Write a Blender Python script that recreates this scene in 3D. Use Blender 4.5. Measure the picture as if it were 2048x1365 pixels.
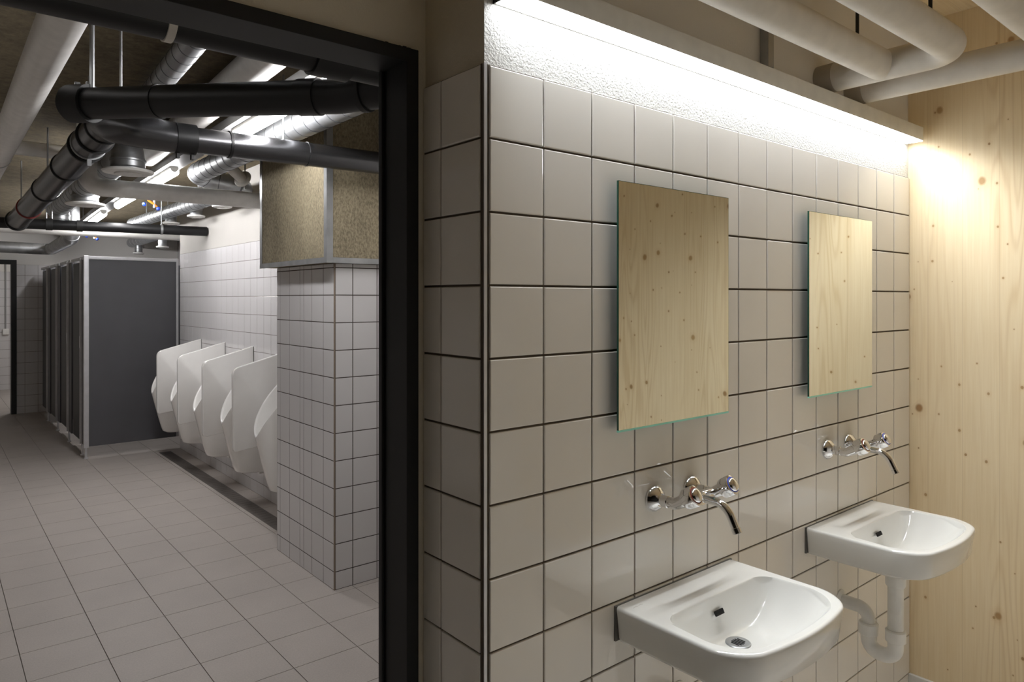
import bpy, bmesh, math, random
from mathutils import Vector, Matrix
random.seed(7)
S = bpy.context.scene
for o in list(bpy.data.objects): bpy.data.objects.remove(o)
PI = math.pi
EYE = 1.578                       # camera height above the floor

# ---------------------------------------------------------------- camera, world, exposure
cd = bpy.data.cameras.new('camera'); cam = bpy.data.objects.new('camera', cd); S.collection.objects.link(cam)
cam.location = (0, 0, EYE); cam.rotation_euler = (PI/2, 0, -math.radians(39.753))
cd.sensor_width = 36; cd.lens = 1407/2048*36; cd.shift_y = -(682.5-598.1)/2048; cd.clip_start = .02; cd.clip_end = 60
S.camera = cam
w = bpy.data.worlds.new('world'); S.world = w; w.use_nodes = True
w.node_tree.nodes['Background'].inputs[0].default_value = (.02, .02, .022, 1)
w.node_tree.nodes['Background'].inputs[1].default_value = .0
vs = S.view_settings; vs.view_transform = 'Standard'; vs.look = 'None'; vs.gamma = 1; vs.exposure = 0.0; vs.use_curve_mapping = False
S.cycles.max_bounces = 10; S.cycles.diffuse_bounces = 6; S.cycles.glossy_bounces = 5; S.cycles.caustics_reflective = False
S.cycles.sample_clamp_indirect = 6
LAMP_SINK = 15.0                  # glow of the diffuser over the basins
LAMP_BEAM = 27.5                  # watts of its downward beam
LAMP_TUBE = 57.0                  # strength of the tubes in the back room

# ---------------------------------------------------------------- materials
def lin(c): return tuple(((x/255)/12.92 if x/255 < .04045 else ((x/255+.055)/1.055)**2.4) for x in c)+(1,)
class NT:
    def __init__(s, name):
        s.m = bpy.data.materials.new(name); s.m.use_nodes = True; s.t = s.m.node_tree; s.b = s.t.nodes['Principled BSDF']
    def n(s, typ, **kw):
        d = s.t.nodes.new(typ)
        for k, v in kw.items():
            if k.startswith('i_'):
                k = k[2:]; d.inputs[int(k) if k.isdigit() else k.replace('_', ' ')].default_value = v
            else: setattr(d, k, v)
        return d
    def l(s, a, b): s.t.links.new(a, b)
    def coord(s, scale=(1, 1, 1)):
        tc = s.n('ShaderNodeTexCoord'); mp = s.n('ShaderNodeMapping'); mp.inputs['Scale'].default_value = scale
        s.l(tc.outputs['Object'], mp.inputs['Vector']); return mp.outputs[0]
    def noise(s, vec, scale, detail=3, rough=.5):
        d = s.n('ShaderNodeTexNoise'); d.inputs['Scale'].default_value = scale; d.inputs['Detail'].default_value = detail
        d.inputs['Roughness'].default_value = rough; s.l(vec, d.inputs['Vector']); return d.outputs['Fac']
    def ramp(s, fac, stops):
        r = s.n('ShaderNodeValToRGB'); e = r.color_ramp.elements
        while len(e) < len(stops): e.new(.5)
        for k, (p, c) in enumerate(stops): e[k].position = p; e[k].color = c
        s.l(fac, r.inputs[0]); return r.outputs[0]
    def math(s, op, a, b=None, clamp=False):
        d = s.n('ShaderNodeMath', operation=op, use_clamp=clamp)
        for k, v in enumerate((a, b)):
            if v is None: continue
            if isinstance(v, (int, float)): d.inputs[k].default_value = v
            else: s.l(v, d.inputs[k])
        return d.outputs[0]
    def mix(s, fac, a, b, blend='MIX'):
        d = s.n('ShaderNodeMix', data_type='RGBA', blend_type=blend)
        for k, v in ((0, fac), (6, a), (7, b)):
            if isinstance(v, (int, float, tuple)): d.inputs[k].default_value = v
            else: s.l(v, d.inputs[k])
        return d.outputs[2]
    def bump(s, h, strength=.3, dist=.002):
        d = s.n('ShaderNodeBump'); d.inputs['Strength'].default_value = strength; d.inputs['Distance'].default_value = dist
        s.l(h, d.inputs['Height']); s.l(d.outputs[0], s.b.inputs['Normal'])
    def set(s, col=None, rough=None, metal=None, spec=None, coat=None):
        for k, v in (('Base Color', col), ('Roughness', rough), ('Metallic', metal), ('Specular IOR Level', spec), ('Coat Weight', coat)):
            if v is None: continue
            if isinstance(v, (int, float, tuple)): s.b.inputs[k].default_value = v
            else: s.l(v, s.b.inputs[k])
        return s
def plain(name, col, rough=.5, metal=0, spec=.5, var=.06, scale=18, bump=0, coat=0):
    """a base colour with a faint procedural unevenness"""
    t = NT(name); c = lin(col); v = t.coord(); f = t.noise(v, scale, 4)
    lo = tuple(x*(1-var) for x in c[:3])+(1,); hi = tuple(min(1, x*(1+var)) for x in c[:3])+(1,)
    t.set(t.ramp(f, [(.3, lo), (.7, hi)]), rough, metal, spec, coat)
    if bump: t.bump(t.noise(v, scale*6, 4), bump, .002)
    return t.m
def emit(name, col, strength):
    t = NT(name); t.set(col+(1,), .5); t.b.inputs['Emission Color'].default_value = col+(1,); t.b.inputs['Emission Strength'].default_value = strength
    return t.m
def wood(name, u, g):
    """pale spruce board panel: u runs across the boards, g along the grain (axis numbers)"""
    t = NT(name); tc = t.n('ShaderNodeTexCoord'); sp = t.n('ShaderNodeSeparateXYZ'); t.l(tc.outputs['Object'], sp.inputs[0])
    cb = t.n('ShaderNodeCombineXYZ'); t.l(sp.outputs[u], cb.inputs[0]); t.l(sp.outputs[g], cb.inputs[1]); v = cb.outputs[0]
    def mp(sx, sy, off=0):
        m = t.n('ShaderNodeMapping'); m.inputs['Scale'].default_value = (sx, sy, 1); m.inputs['Location'].default_value = (off, off*.37, off*.7); t.l(v, m.inputs[0]); return m.outputs[0]
    board = t.math('FLOOR', t.math('MULTIPLY', sp.outputs[u], 1/.118))
    wn = t.n('ShaderNodeTexWhiteNoise', noise_dimensions='1D'); t.l(board, wn.inputs['W'])
    fine = t.noise(mp(120, 3.0), 1, 4, .6)
    rings = t.noise(mp(9, .55, 3), 1, 2, .4)
    rl = t.math('SINE', t.math('MULTIPLY', rings, 95.0))
    rl = t.math('POWER', t.math('MULTIPLY', t.math('ADD', rl, 1.0), .5), 3.0)
    patch = t.noise(mp(5, .5, 9), 1, 2)
    rl = t.math('MULTIPLY', rl, t.ramp(patch, [(.42, (0, 0, 0, 1)), (.62, (1, 1, 1, 1))]))
    base = t.ramp(fine, [(.25, lin((235, 214, 175))), (.75, lin((247, 230, 198)))])
    base = t.mix(t.math('MULTIPLY', rl, .30), base, lin((196, 160, 108)))
    base = t.mix(t.math('MULTIPLY', wn.outputs[0], .22), base, lin((214, 186, 140)))
    seam = t.math('LESS_THAN', t.math('FRACT', t.math('MULTIPLY', sp.outputs[u], 1/.118)), .008)
    base = t.mix(t.math('MULTIPLY', seam, .45), base, lin((170, 138, 92)))
    for sc, off, rmin, rmax, keep in ((5.2, 1.3, .05, .085, .42), (9.5, 4.7, .02, .06, .62)):
        vo = t.n('ShaderNodeTexVoronoi', voronoi_dimensions='2D'); vo.inputs['Scale'].default_value = 1; vo.inputs['Randomness'].default_value = 1
        wob = t.noise(mp(30, 22, off), 1, 2)
        t.l(mp(sc*1.0, sc*.82, off), vo.inputs['Vector'])
        s2 = t.n('ShaderNodeSeparateColor'); t.l(vo.outputs['Color'], s2.inputs[0])
        r = t.math('ADD', t.math('MULTIPLY', s2.outputs[0], rmax-rmin), rmin)
        k = t.math('LESS_THAN', s2.outputs[1], keep)
        d = t.math('DIVIDE', t.math('ADD', vo.outputs['Distance'], t.math('MULTIPLY', t.math('SUBTRACT', wob, .5), .03)), r)
        core = t.math('MULTIPLY', t.ramp(d, [(.55, (1, 1, 1, 1)), (1.0, (0, 0, 0, 1))]), k)
        halo = t.math('MULTIPLY', t.ramp(t.math('MULTIPLY', d, .4), [(.3, (1, 1, 1, 1)), (.9, (0, 0, 0, 1))]), k)
        base = t.mix(t.math('MULTIPLY', halo, .22), base, lin((200, 164, 112)))
        kc = t.ramp(s2.outputs[2], [(0, lin((150, 108, 64))), (1, lin((184, 146, 98)))])
        base = t.mix(t.math('MULTIPLY', core, .85), base, kc)
    t.set(base, .55, 0, .3); t.bump(fine, .06, .001)
    return t.m
def tile_mat(name, col, rough):
    t = NT(name); v = t.coord(); f = t.noise(v, 1.7, 2); c = lin(col)
    t.set(t.ramp(f, [(.35, tuple(x*.96 for x in c[:3])+(1,)), (.65, tuple(min(1, x*1.03) for x in c[:3])+(1,))]), rough, 0, .5)
    t.bump(t.noise(v, 9, 2), .05, .003)
    return t.m
def speckle(name, a, b, scale, rough=.8, bump=.3, sx=(1, 1, 1), big=3):
    t = NT(name); v = t.coord(sx); f = t.noise(v, scale, 5, .75); g = t.noise(v, big, 3)
    h = t.math('ADD', t.math('MULTIPLY', f, .7), t.math('MULTIPLY', g, .3))
    t.set(t.ramp(h, [(.36, lin(a)), (.62, lin(b))]), rough, 0, .25); t.bump(f, bump, .003)
    return t.m
def plaster(name, col, amt):
    t = NT(name); v = t.coord(); f = t.noise(v, 170, 3, .6); c = lin(col); g = t.noise(v, 3, 2)
    t.set(t.ramp(g, [(.3, tuple(x*.96 for x in c[:3])+(1,)), (.7, c)]), .9, 0, .2); t.bump(f, amt, .006)
    return t.m
M = dict(
    tile=tile_mat('glazed_tile', (238, 234, 228), .045), grout=plain('grout', (98, 88, 78), .9, spec=.2),
    tile_b=tile_mat('white_glazed_tile', (214, 212, 213), .12), grout_b=plain('grey_grout', (120, 112, 108), .9, spec=.2),
    ftile=speckle('floor_tile', (170, 163, 158), (186, 178, 172), 140, .5, .08), ftile_light=speckle('light_floor_tile', (214, 210, 204), (226, 222, 216), 140, .5, .08), fgrout=plain('floor_grout', (132, 127, 121), .9),  # the paler floor tile is for the unseen front floor, to bounce light
    plaster=plaster('white_plaster', (224, 223, 220), .9), plaster_s=plaster('smooth_plaster', (214, 206, 190), .25), plaster_g=plaster('grey_white_paint', (196, 193, 188), .15), plaster_w=plaster('white_paint', (226, 223, 219), .15),
    wall_dark=plaster('dark_grey_paint', (70, 68, 66), .2),  # unseen walls only, kept dark to soak up bounced light
    concrete=speckle('concrete', (92, 84, 68), (128, 116, 94), 22, .9, .3, big=1.6),
    fibre=speckle('wood_fibre_board', (104, 96, 80), (172, 160, 134), 95, .95, .8, (1, 1, .55), big=3),
    wood_x=wood('spruce_panel_end', 1, 2), wood_y=wood('spruce_panel_rear', 0, 2), wood_z=wood('spruce_panel_ceiling', 1, 0),
    steel_black=plain('black_steel', (30, 30, 31), .55, 0, .4), rubber=plain('black_rubber', (18, 18, 18), .6),
    pipe_dark=plain('dark_grey_drain_pipe', (88, 88, 90), .27, .9, .5, scale=6), pipe_black=plain('black_plastic_pipe', (20, 20, 21), .42, 0, .4, scale=5),
    red=plain('red_seal', (120, 34, 28), .6), pipe_white=plain('white_pvc', (226, 224, 221), .38, 0, .45),
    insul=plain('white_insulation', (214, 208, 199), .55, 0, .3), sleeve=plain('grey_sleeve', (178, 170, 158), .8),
    zinc=plain('galvanised_steel', (172, 174, 176), .42, .85, scale=9, var=.18), alu=plain('aluminium', (206, 206, 209), .42, .45), door_dark=plain('charcoal_laminate', (46, 46, 49), .45),
    ceramic_u=plain('white_urinal_ceramic', (242, 241, 239), .09, 0, .55, var=.01, coat=.3), seam=plain('dark_seam', (96, 98, 100), .5, .6), grout_p=plain('dark_pillar_grout', (78, 70, 66), .9, spec=.2), chrome=plain('chrome', (228, 228, 230), .05, 1, var=.01), ceramic=plain('white_ceramic', (224, 223, 219), .07, 0, .55, var=.01, coat=.3),
    panel=plain('dark_grey_laminate', (86, 86, 90), .42, 0, .4, scale=4), white=plain('white_plastic', (232, 231, 228), .4),
    grate=plain('grey_drain_grate', (112, 106, 102), .5, .4), glass_edge=plain('green_glass_edge', (30, 78, 64), .12, 0, .5), glass_low=plain('polished_glass_edge', (170, 255, 236), .2, 0, .5),  # pale teal edge colour imitates light carried through the mirror pane
    mirror=plain('mirror_silver', (236, 238, 234), .015, 1, var=.004), blue=plain('blue_plastic', (40, 74, 200), .4), orange=plain('brass_union', (214, 128, 40), .4, .3),
    green=plain('green_plastic', (40, 140, 100), .5), cable=plain('grey_cable', (150, 150, 150), .6), gasket=plain('dark_gasket', (92, 90, 86), .7), black=plain('black_hole', (12, 11, 10), .9),
    sleeve_brown=plain('brown_corner_profile', (132, 118, 104), .6), trunk_grey=plain('grey_trunking', (118, 118, 118), .5), lampwhite=plain('lamp_housing', (222, 219, 212), .45), wax=plain('grey_print', (196, 192, 186), .5),
    lit_strip=emit('lit_diffuser', (.95, .98, 1.0), LAMP_SINK), lit_tube=emit('lit_tube', (1.0, .985, .985), LAMP_TUBE),
)

# ---------------------------------------------------------------- object helpers
def link(o): S.collection.objects.link(o); return o
def wpos(o):
    p = Vector((0, 0, 0))
    while o: p += o.location; o = o.parent
    return p
def obj(name, bm, mats, parent=None, smooth=True, angle=35, loc=None):
    """links bm (modelled in world space) as one mesh; its origin goes to loc, or to the parent's origin"""
    base = wpos(parent) if parent else Vector((0, 0, 0))
    org = Vector(loc) if loc else base
    me = bpy.data.meshes.new(name)
    for v in bm.verts: v.co -= org
    bm.to_mesh(me); bm.free()
    for m in (mats if isinstance(mats, (list, tuple)) else [mats]): me.materials.append(m if not isinstance(m, str) else M[m])
    if smooth:
        for p in me.polygons: p.use_smooth = True
        me.set_sharp_from_angle(angle=math.radians(angle))
    o = link(bpy.data.objects.new(name, me)); o.location = org-base
    if parent: o.parent = parent
    return o
def tag(o, label, cat, group=None):
    o['label'] = label; o['category'] = cat
    if group: o['group'] = group
    return o
def thing(name, label, cat, loc, group=None):
    o = link(bpy.data.objects.new(name, None)); o.location = loc; o.empty_display_size = .05
    return tag(o, label, cat, group)
def struct(name, bm, mats, smooth=False, angle=35):
    o = obj(name, bm, mats, None, smooth, angle); o['kind'] = 'structure'; return o
def dup(root, delta, label, group=None):
    def cp(o, par):
        c = link(o.copy())
        if par: c.parent = par
        for ch in list(o.children): cp(ch, c)
        return c
    r = cp(root, None); r.location = root.location+Vector(delta); r['label'] = label
    if group: r['group'] = group
    return r
BM = bmesh.new
def quad(bm, pts, mi=0):
    f = bm.faces.new([bm.verts.new(p) for p in pts]); f.material_index = mi; return f
def box(bm, x0, y0, z0, x1, y1, z1, mi=0, bev=0):
    b = bmesh.new()
    bmesh.ops.create_cube(b, size=1)
    for v in b.verts: v.co = Vector(((x0+x1)/2+v.co.x*(x1-x0), (y0+y1)/2+v.co.y*(y1-y0), (z0+z1)/2+v.co.z*(z1-z0)))
    if bev: bmesh.ops.bevel(b, geom=list(b.edges), offset=bev, segments=2, affect='EDGES', profile=.7)
    for f in b.faces: f.material_index = mi
    join(bm, b); return bm
def join(bm, b):
    me = bpy.data.meshes.new('tmp'); b.to_mesh(me); b.free(); bm.from_mesh(me); bpy.data.meshes.remove(me)
def fillet(pts, rad, n=8):
    if isinstance(rad, (int, float)): rad = [rad]*len(pts)
    P = [Vector(p) for p in pts]; out = [P[0]]
    for k in range(1, len(P)-1):
        a, b, c = P[k-1], P[k], P[k+1]; u = (a-b).normalized(); v = (c-b).normalized(); ang = u.angle(v)
        if ang > PI-.02 or rad[k] <= 0: out.append(b); continue
        d = min(rad[k]/math.tan(ang/2), (a-b).length*.49, (c-b).length*.49); r = d*math.tan(ang/2)
        cen = b+(u+v).normalized()*(r/math.sin(ang/2)); s, e = b+u*d, b+v*d
        for q in range(n+1):
            t = q/n; w = (s-cen).normalized().slerp((e-cen).normalized(), t); out.append(cen+w*r)
    out.append(P[-1]); return out
def tube(bm, pts, r, seg=24, rad=0, rings=(), cap=True, mi=0, nf=8, rmi=None):
    """sweeps a circle along a path with rounded corners; rings = (distance, half width, rise) raised bands; r number or list per path end"""
    P = fillet(pts, rad, nf) if rad else [Vector(p) for p in pts]
    L = [0]
    for a, b in zip(P, P[1:]): L.append(L[-1]+(b-a).length)
    tot = L[-1]; st = set(L)
    for s, hw, dr in rings:
        for q in (s-hw-.0005, s-hw, s+hw, s+hw+.0005):
            if 0 <= q <= tot: st.add(q)
    st = sorted(st); Q = []
    for s in st:
        k = 0
        while k < len(L)-2 and L[k+1] < s: k += 1
        d = L[k+1]-L[k]; Q.append(P[k].lerp(P[k+1], (s-L[k])/d if d else 0))
    Q2, S2 = [Q[0]], [st[0]]
    for q, s in zip(Q[1:], st[1:]):
        if (q-Q2[-1]).length > 1e-5: Q2.append(q); S2.append(s)
    Q, st = Q2, S2
    up = None; loops = []
    for k, q in enumerate(Q):
        t = (Q[min(k+1, len(Q)-1)]-Q[k]).normalized()+(Q[k]-Q[max(k-1, 0)]).normalized(); t.normalize()
        if up is None: up = Vector((0, 0, 1)) if abs(t.z) < .9 else Vector((1, 0, 0))
        x = up-t*up.dot(t); x.normalize(); y = t.cross(x); up = x
        rr = r if not isinstance(r, (list, tuple)) else r[0]+(r[1]-r[0])*st[k]/max(st[-1], 1e-6)
        for s, hw, dr in rings:
            if abs(st[k]-s) <= hw+1e-6: rr += dr
        loops.append([bm.verts.new(q+(x*math.cos(a)+y*math.sin(a))*rr) for a in [2*PI*i/seg for i in range(seg)]])
    for k in range(len(loops)-1):
        sm_ = (st[k]+st[k+1])/2; on = rmi is not None and any(abs(sm_-s) <= hw+.0007 for s, hw, dr in rings)
        skin(bm, loops[k:k+2], rmi if on else mi)
    if cap:
        bm.faces.new(list(reversed(loops[0]))).material_index = mi; bm.faces.new(loops[-1]).material_index = mi
    return bm
def skin(bm, loops, mi=0, close=True):
    n = len(loops[0])
    for a, b in zip(loops, loops[1:]):
        for i in range(n if close else n-1):
            j = (i+1) % n
            try: bm.faces.new((a[i], a[j], b[j], b[i])).material_index = mi
            except ValueError: pass
def lathe(bm, c, ax, prof, seg=32, mi=0, cap0=True, cap1=True):
    """profile [(distance along ax, radius)] turned about the axis through c"""
    ax = Vector(ax).normalized(); x = ax.orthogonal().normalized(); y = ax.cross(x); c = Vector(c)
    loops = [[bm.verts.new(c+ax*h+(x*math.cos(a)+y*math.sin(a))*max(r, 1e-5)) for a in [2*PI*i/seg for i in range(seg)]] for h, r in prof]
    skin(bm, loops, mi)
    if cap0: bm.faces.new(list(reversed(loops[0]))).material_index = mi
    if cap1: bm.faces.new(loops[-1]).material_index = mi
    return bm
def tiles(bm, o, u, v, us, vs_, gap, th, bev, tilt=.0004, mt=0, mg=1, ge=.45):
    """bevelled tiles on the plane o + u*s + v*t, standing out along u x v; grout behind"""
    o, u, v = Vector(o), Vector(u), Vector(v); n = u.cross(v)
    for s0, s1 in zip(us, us[1:]):
        for t0, t1 in zip(vs_, vs_[1:]):
            g = gap/2
            if s1-s0 < 3*gap or t1-t0 < 3*gap: continue
            dz = [random.uniform(-tilt, tilt) for _ in range(3)]; dz.append(dz[0]+dz[2]-dz[1])
            R = []
            for ins, h in ((0, 0), (0, th-bev), (bev*.3, th-bev*.3), (bev, th)):
                cs = ((s0+g+ins, t0+g+ins), (s1-g-ins, t0+g+ins), (s1-g-ins, t1-g-ins), (s0+g+ins, t1-g-ins))
                R.append([bm.verts.new(o+u*a+v*b+n*(h+(dz[k] if h > 0 else 0))) for k, (a, b) in enumerate(cs)])
            skin(bm, R, mt); bm.faces.new(R[-1]).material_index = mt
    e = th*ge
    quad(bm, [o+u*us[0]+v*vs_[0]+n*e, o+u*us[-1]+v*vs_[0]+n*e, o+u*us[-1]+v*vs_[-1]+n*e, o+u*us[0]+v*vs_[-1]+n*e], mg)
def steps(a, b, d):
    r = [a]
    while r[-1]+d < b-1e-4: r.append(r[-1]+d)
    r.append(b); return r

# ================================================================ THE SETTING
D = 1.128; W = 2.9754; CEIL = 2.655; T = .15
Z0 = 2.0557
rows = [0]+[Z0-T*k for k in range(13, -1, -1)]
# --- basin wall: tiles below, plaster above
bm = BM()
tiles(bm, (0, D+.009, 0), (1, 0, 0), (0, 0, 1), [.8785+T*k for k in range(14)]+[W], rows, .0046, .009, .0022)
struct('wall_back', bm, ['tile', 'grout'])
bm = BM(); box(bm, .870, D+.006, Z0+.001, W+.02, 1.30, 2.2); box(bm, .872, D+.010, 0, W+.02, 1.30, Z0+.001); box(bm, .870, D+.006, 2.2, W+.02, 1.30, CEIL, 1)
struct('wall_back_plaster', bm, ['plaster', 'plaster_w'])
# --- return beside the doorway
bm = BM()
tiles(bm, (.871, 1.352, 0), (0, -1, 0), (0, 0, 1), [0, 1.352-1.2807, 1.352-1.138], rows, .0046, .009, .0022)
struct('wall_left_return', bm, ['tile', 'grout'])
bm = BM(); box(bm, .8695, D+.007, Z0, .95, 1.352, CEIL); box(bm, .872, D+.012, 0, .95, 1.352, Z0)
struct('wall_left_plaster', bm, ['plaster_s'])
bm = BM(); box(bm, .8646, 1.1275, 0, .8722, 1.1290, Z0+.001, bev=.0005)
struct('trim_1', bm, ['alu'])
bm = BM(); box(bm, .8650, 1.1325, 0, .8795, 1.1395, Z0); struct('trim_3', bm, ['grout'])
# --- spruce end wall, rear wall, ceiling
bm = BM(); box(bm, W, -1.75, 0, W+.1, 1.30, CEIL); struct('wall_right', bm, ['wood_x'])
bm = BM(); box(bm, .7, -1.75, 0, W, -1.25, CEIL); box(bm, -2.5, -1.75, 0, .7, -1.65, CEIL, 1); struct('wall_front', bm, ['plaster_w', 'wall_dark'])  # unseen; white part set forward to bounce light, dark part to cut it
bm = BM(); box(bm, -2.6, -1.75, CEIL, W+.1, 1.352, CEIL+.1); struct('ceiling', bm, ['wood_z'])
bm = BM(); box(bm, -2.6, -1.75, 0, -2.5, 1.352, CEIL); struct('wall_left', bm, ['wall_dark'])  # unseen wall, its dark tone chosen to limit bounced light
bm = BM(); box(bm, W-.014, -1.25, 0, W, D, .106, bev=.003); struct('baseboard_right', bm, ['white'])
# --- doorway wall
DT, DS, JX, LX = 2.134, 2.104, .815, -.25
bm = BM(); box(bm, -2.6, 1.352, DT, .95, 1.45, CEIL); box(bm, .846, 1.352, 0, .95, 1.45, DT); box(bm, -2.6, 1.352, 0, LX-.03, 1.45, DT)
struct('wall_doorway', bm, ['plaster_s'])
bm = BM()
box(bm, JX, 1.343, 0, .8455, 1.452, DT, bev=.0015); box(bm, LX-.03, 1.343, 0, LX, 1.452, DT, bev=.0015); box(bm, LX, 1.343, DS, JX, 1.452, DT, bev=.0015)
box(bm, JX-.008, 1.440, 0, JX, 1.456, DS, bev=.003)
for k in range(7): box(bm, .755+k*.011, 1.350, DT-.001, .759+k*.011+random.uniform(0, .005), 1.3535, DT+random.uniform(.001, .006))
struct('door_1', bm, ['steel_black'])
# --- floors
bm = BM()
FP = .2966
tiles(bm, (0, 0, -.008), (1, 0, 0), (0, 1, 0), [1.502+FP*k for k in range(-11, 6)], [3.497+FP*k for k in range(-7, 40)], .0032, .008, .0006, .00015)
struct('floor_inner', bm, ['ftile', 'fgrout'])
bm = BM(); tiles(bm, (0, 0, -.008), (1, 0, 0), (0, 1, 0), steps(-2.5, W, .3), [-1.25-.4, -1.25]+steps(-1.0, 1.4, .3), .0032, .008, .0006, .00015)
struct('floor', bm, ['ftile_light', 'fgrout'])  # unseen floor, made pale to throw light up at pipes and ceiling
# --- back room: urinal wall, recess, far wall, ceiling, left wall
UX = 2.055; UY = 7.95; FY = 11.75; CB = 2.662
bm = BM()
urows = [0]+[.098+T*k for k in range(14)]
tiles(bm, (UX+.007, UY, 0), (0, -1, 0), (0, 0, 1), steps(0, UY-4.3, T), [r for r in urows if r < 2.06], .0036, .007, .0012, .0002, ge=.86)
struct('wall_urinals', bm, ['tile_b', 'grout_b'])
bm = BM(); box(bm, UX, 1.45, 2.0485, UX+.2, UY, CB); box(bm, UX+.008, 1.45, 0, UX+.2, UY+.0, 2.0485); box(bm, UX+.2, UY-.1, 0, 3.2, UY, CB)
struct('wall_right_inner', bm, ['plaster_g'])
bm = BM(); box(bm, 3.0, UY, 0, 3.1, FY, CB); struct('wall_recess', bm, ['tile_b'])
bm = BM(); tiles(bm, (0, FY, 0), (1, 0, 0), (0, 0, 1), [.94]+steps(1.04, 3.0, T), [r for r in urows if r < 2.2], .0036, .007, .0012, .0002, ge=.86)
struct('wall_far', bm, ['tile_b', 'grout_b'])
bm = BM(); box(bm, .90, FY, 0, 3.2, FY+.12, CB); box(bm, -.3, FY, 2.11, .90, FY+.12, CB); box(bm, -1.7, FY, 0, -.3, FY+.12, CB)
struct('wall_far_plaster', bm, ['plaster_w'])
bm = BM(); box(bm, .885, FY-.02, 0, .945, FY+.13, 2.11, bev=.002); box(bm, -.3, FY-.02, 2.05, .885, FY+.13, 2.11, bev=.002); box(bm, -.36, FY-.02, 0, -.3, FY+.13, 2.11, bev=.002)
struct('door_2', bm, ['steel_black'])
bm = BM(); tiles(bm, (0, 15.0, 0), (1, 0, 0), (0, 0, 1), steps(.95, 3.5, T), [r for r in urows if r < 2.2], .0036, .007, .0012, .0002, ge=.86)
struct('wall_hall', bm, ['tile_b', 'grout_b'])
bm = BM(); box(bm, -1.7, 15.0, 0, 3.6, 15.1, CB); box(bm, 3.2, FY+.1, 0, 3.3, 15, CB); box(bm, -1.8, 1.35, 0, -1.7, 15.1, CB)
struct('wall_left_inner', bm, ['plaster_w'])
bm = BM(); box(bm, .835, 14.96, 0, .925, 15.0, 2.1, bev=.002); struct('door_3', bm, ['steel_black'])
bm = BM(); box(bm, -1.8, 1.352, CB, 3.6, 15.1, CB+.1); struct('ceiling_inner', bm, ['concrete'])
# floor drain channel along the urinals
bm = BM(); box(bm, 1.83, 3.6, -.004, 1.94, 7.86, .0015)
for k in range(70): box(bm, 1.838, 3.63+k*.06, .001, 1.932, 3.645+k*.06, .0022)
c = obj('drain_channel', bm, 'grate', None, False, loc=(1.885, 5.7, 0))
tag(c, 'long grey floor drain channel under the row of urinals', 'drain')
# --- tiled pillar with fibre board boxing over it
PX, PY, PL = 1.693, 3.538, 4.347
bm = BM(); prow = [0]+[.098+T*k for k in range(12)]+[1.772]
tiles(bm, (PX+.007, PL, 0), (0, -1, 0), (0, 0, 1), [0, .049, .199, .353, .406, .519, .671, PL-PY-.006], prow, .0046, .007, .0012, .0002, ge=.86)
tiles(bm, (PX, PY+.007, 0), (1, 0, 0), (0, 0, 1), [.006, .11, .26, .275, .425], prow, .0046, .007, .0012, .0002, ge=.86)
struct('wall_pillar', bm, ['tile_b', 'grout_p'])
bm = BM(); box(bm, PX+.0075, PY+.0075, 0, UX+.01, PL, 1.775); struct('wall_pillar_core', bm, ['plaster_w'])
bm = BM(); box(bm, PX-.001, PY-.001, 0, PX+.006, PY+.006, 1.772, bev=.0015); struct('trim_2', bm, ['sleeve_brown'])
BX, BY, BL, BZ = 1.63, 3.495, 4.467, 1.772
t = thing('duct_boxing', 'wood-fibre board boxing with metal edge strips above the tiled pillar', 'boxing', (BX, BY, BZ))
bm = BM(); box(bm, BX+.002, BY+.002, BZ+.002, UX-.001, BL-.002, CB-.002); obj('board', bm, 'fibre', t, False)
for (x, y) in ((BX, BY), (BX, BL)):
    sy = 1 if y == BY else -1
    bm = BM(); box(bm, x-.001, min(y, y+sy*.035), BZ, x+.001, max(y, y+sy*.035), CB-.002); box(bm, x-.001, y-.001, BZ, x+.035, y+.001, CB-.002)
    obj('corner_strip', bm, 'zinc', t, False)
bm = BM(); box(bm, BX-.002, BY, BZ-.002, BX, BL, BZ+.028); box(bm, BX-.002, BY-.002, BZ-.002, UX-.002, BY, BZ+.028); obj('bottom_strip', bm, 'zinc', t, False)

# ================================================================ BASIN WALL OBJECTS
# --- light over the basins
t = thing('wall_light', 'long slim wall light glowing downwards above the two mirrors', 'light', (1.9, D, 2.2))
bm = BM(); box(bm, .893, 1.067, 2.186, 2.943, D+.0055, 2.237, bev=.002); obj('housing', bm, 'lampwhite', t, True)
bm = BM(); box(bm, .897, 1.129, 2.1835, 2.939, D+.0035, 2.1865); obj('back_trim', bm, 'lampwhite', t, False)
bm = BM(); box(bm, .897, 1.0685, 2.183, 2.939, 1.129, 2.1865); obj('diffuser', bm, 'lit_strip', t, False)
ld = bpy.data.lights.new('lamp', 'AREA'); ld.shape = 'RECTANGLE'; ld.size = 2.03; ld.size_y = .036; ld.energy = LAMP_BEAM; ld.spread = math.radians(98); ld.color = (.93, .97, 1.0)
lo = link(bpy.data.objects.new('lamp', ld)); lo.parent = t; lo.location = Vector((1.918, 1.089, 2.1822))-t.location; lo.rotation_euler = (math.radians(-35), 0, 0)
bm = BM(); box(bm, .8915, 1.066, 2.1825, .8935, D+.0055, 2.238); obj('end_cap', bm, 'steel_black', t, False)
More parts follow.
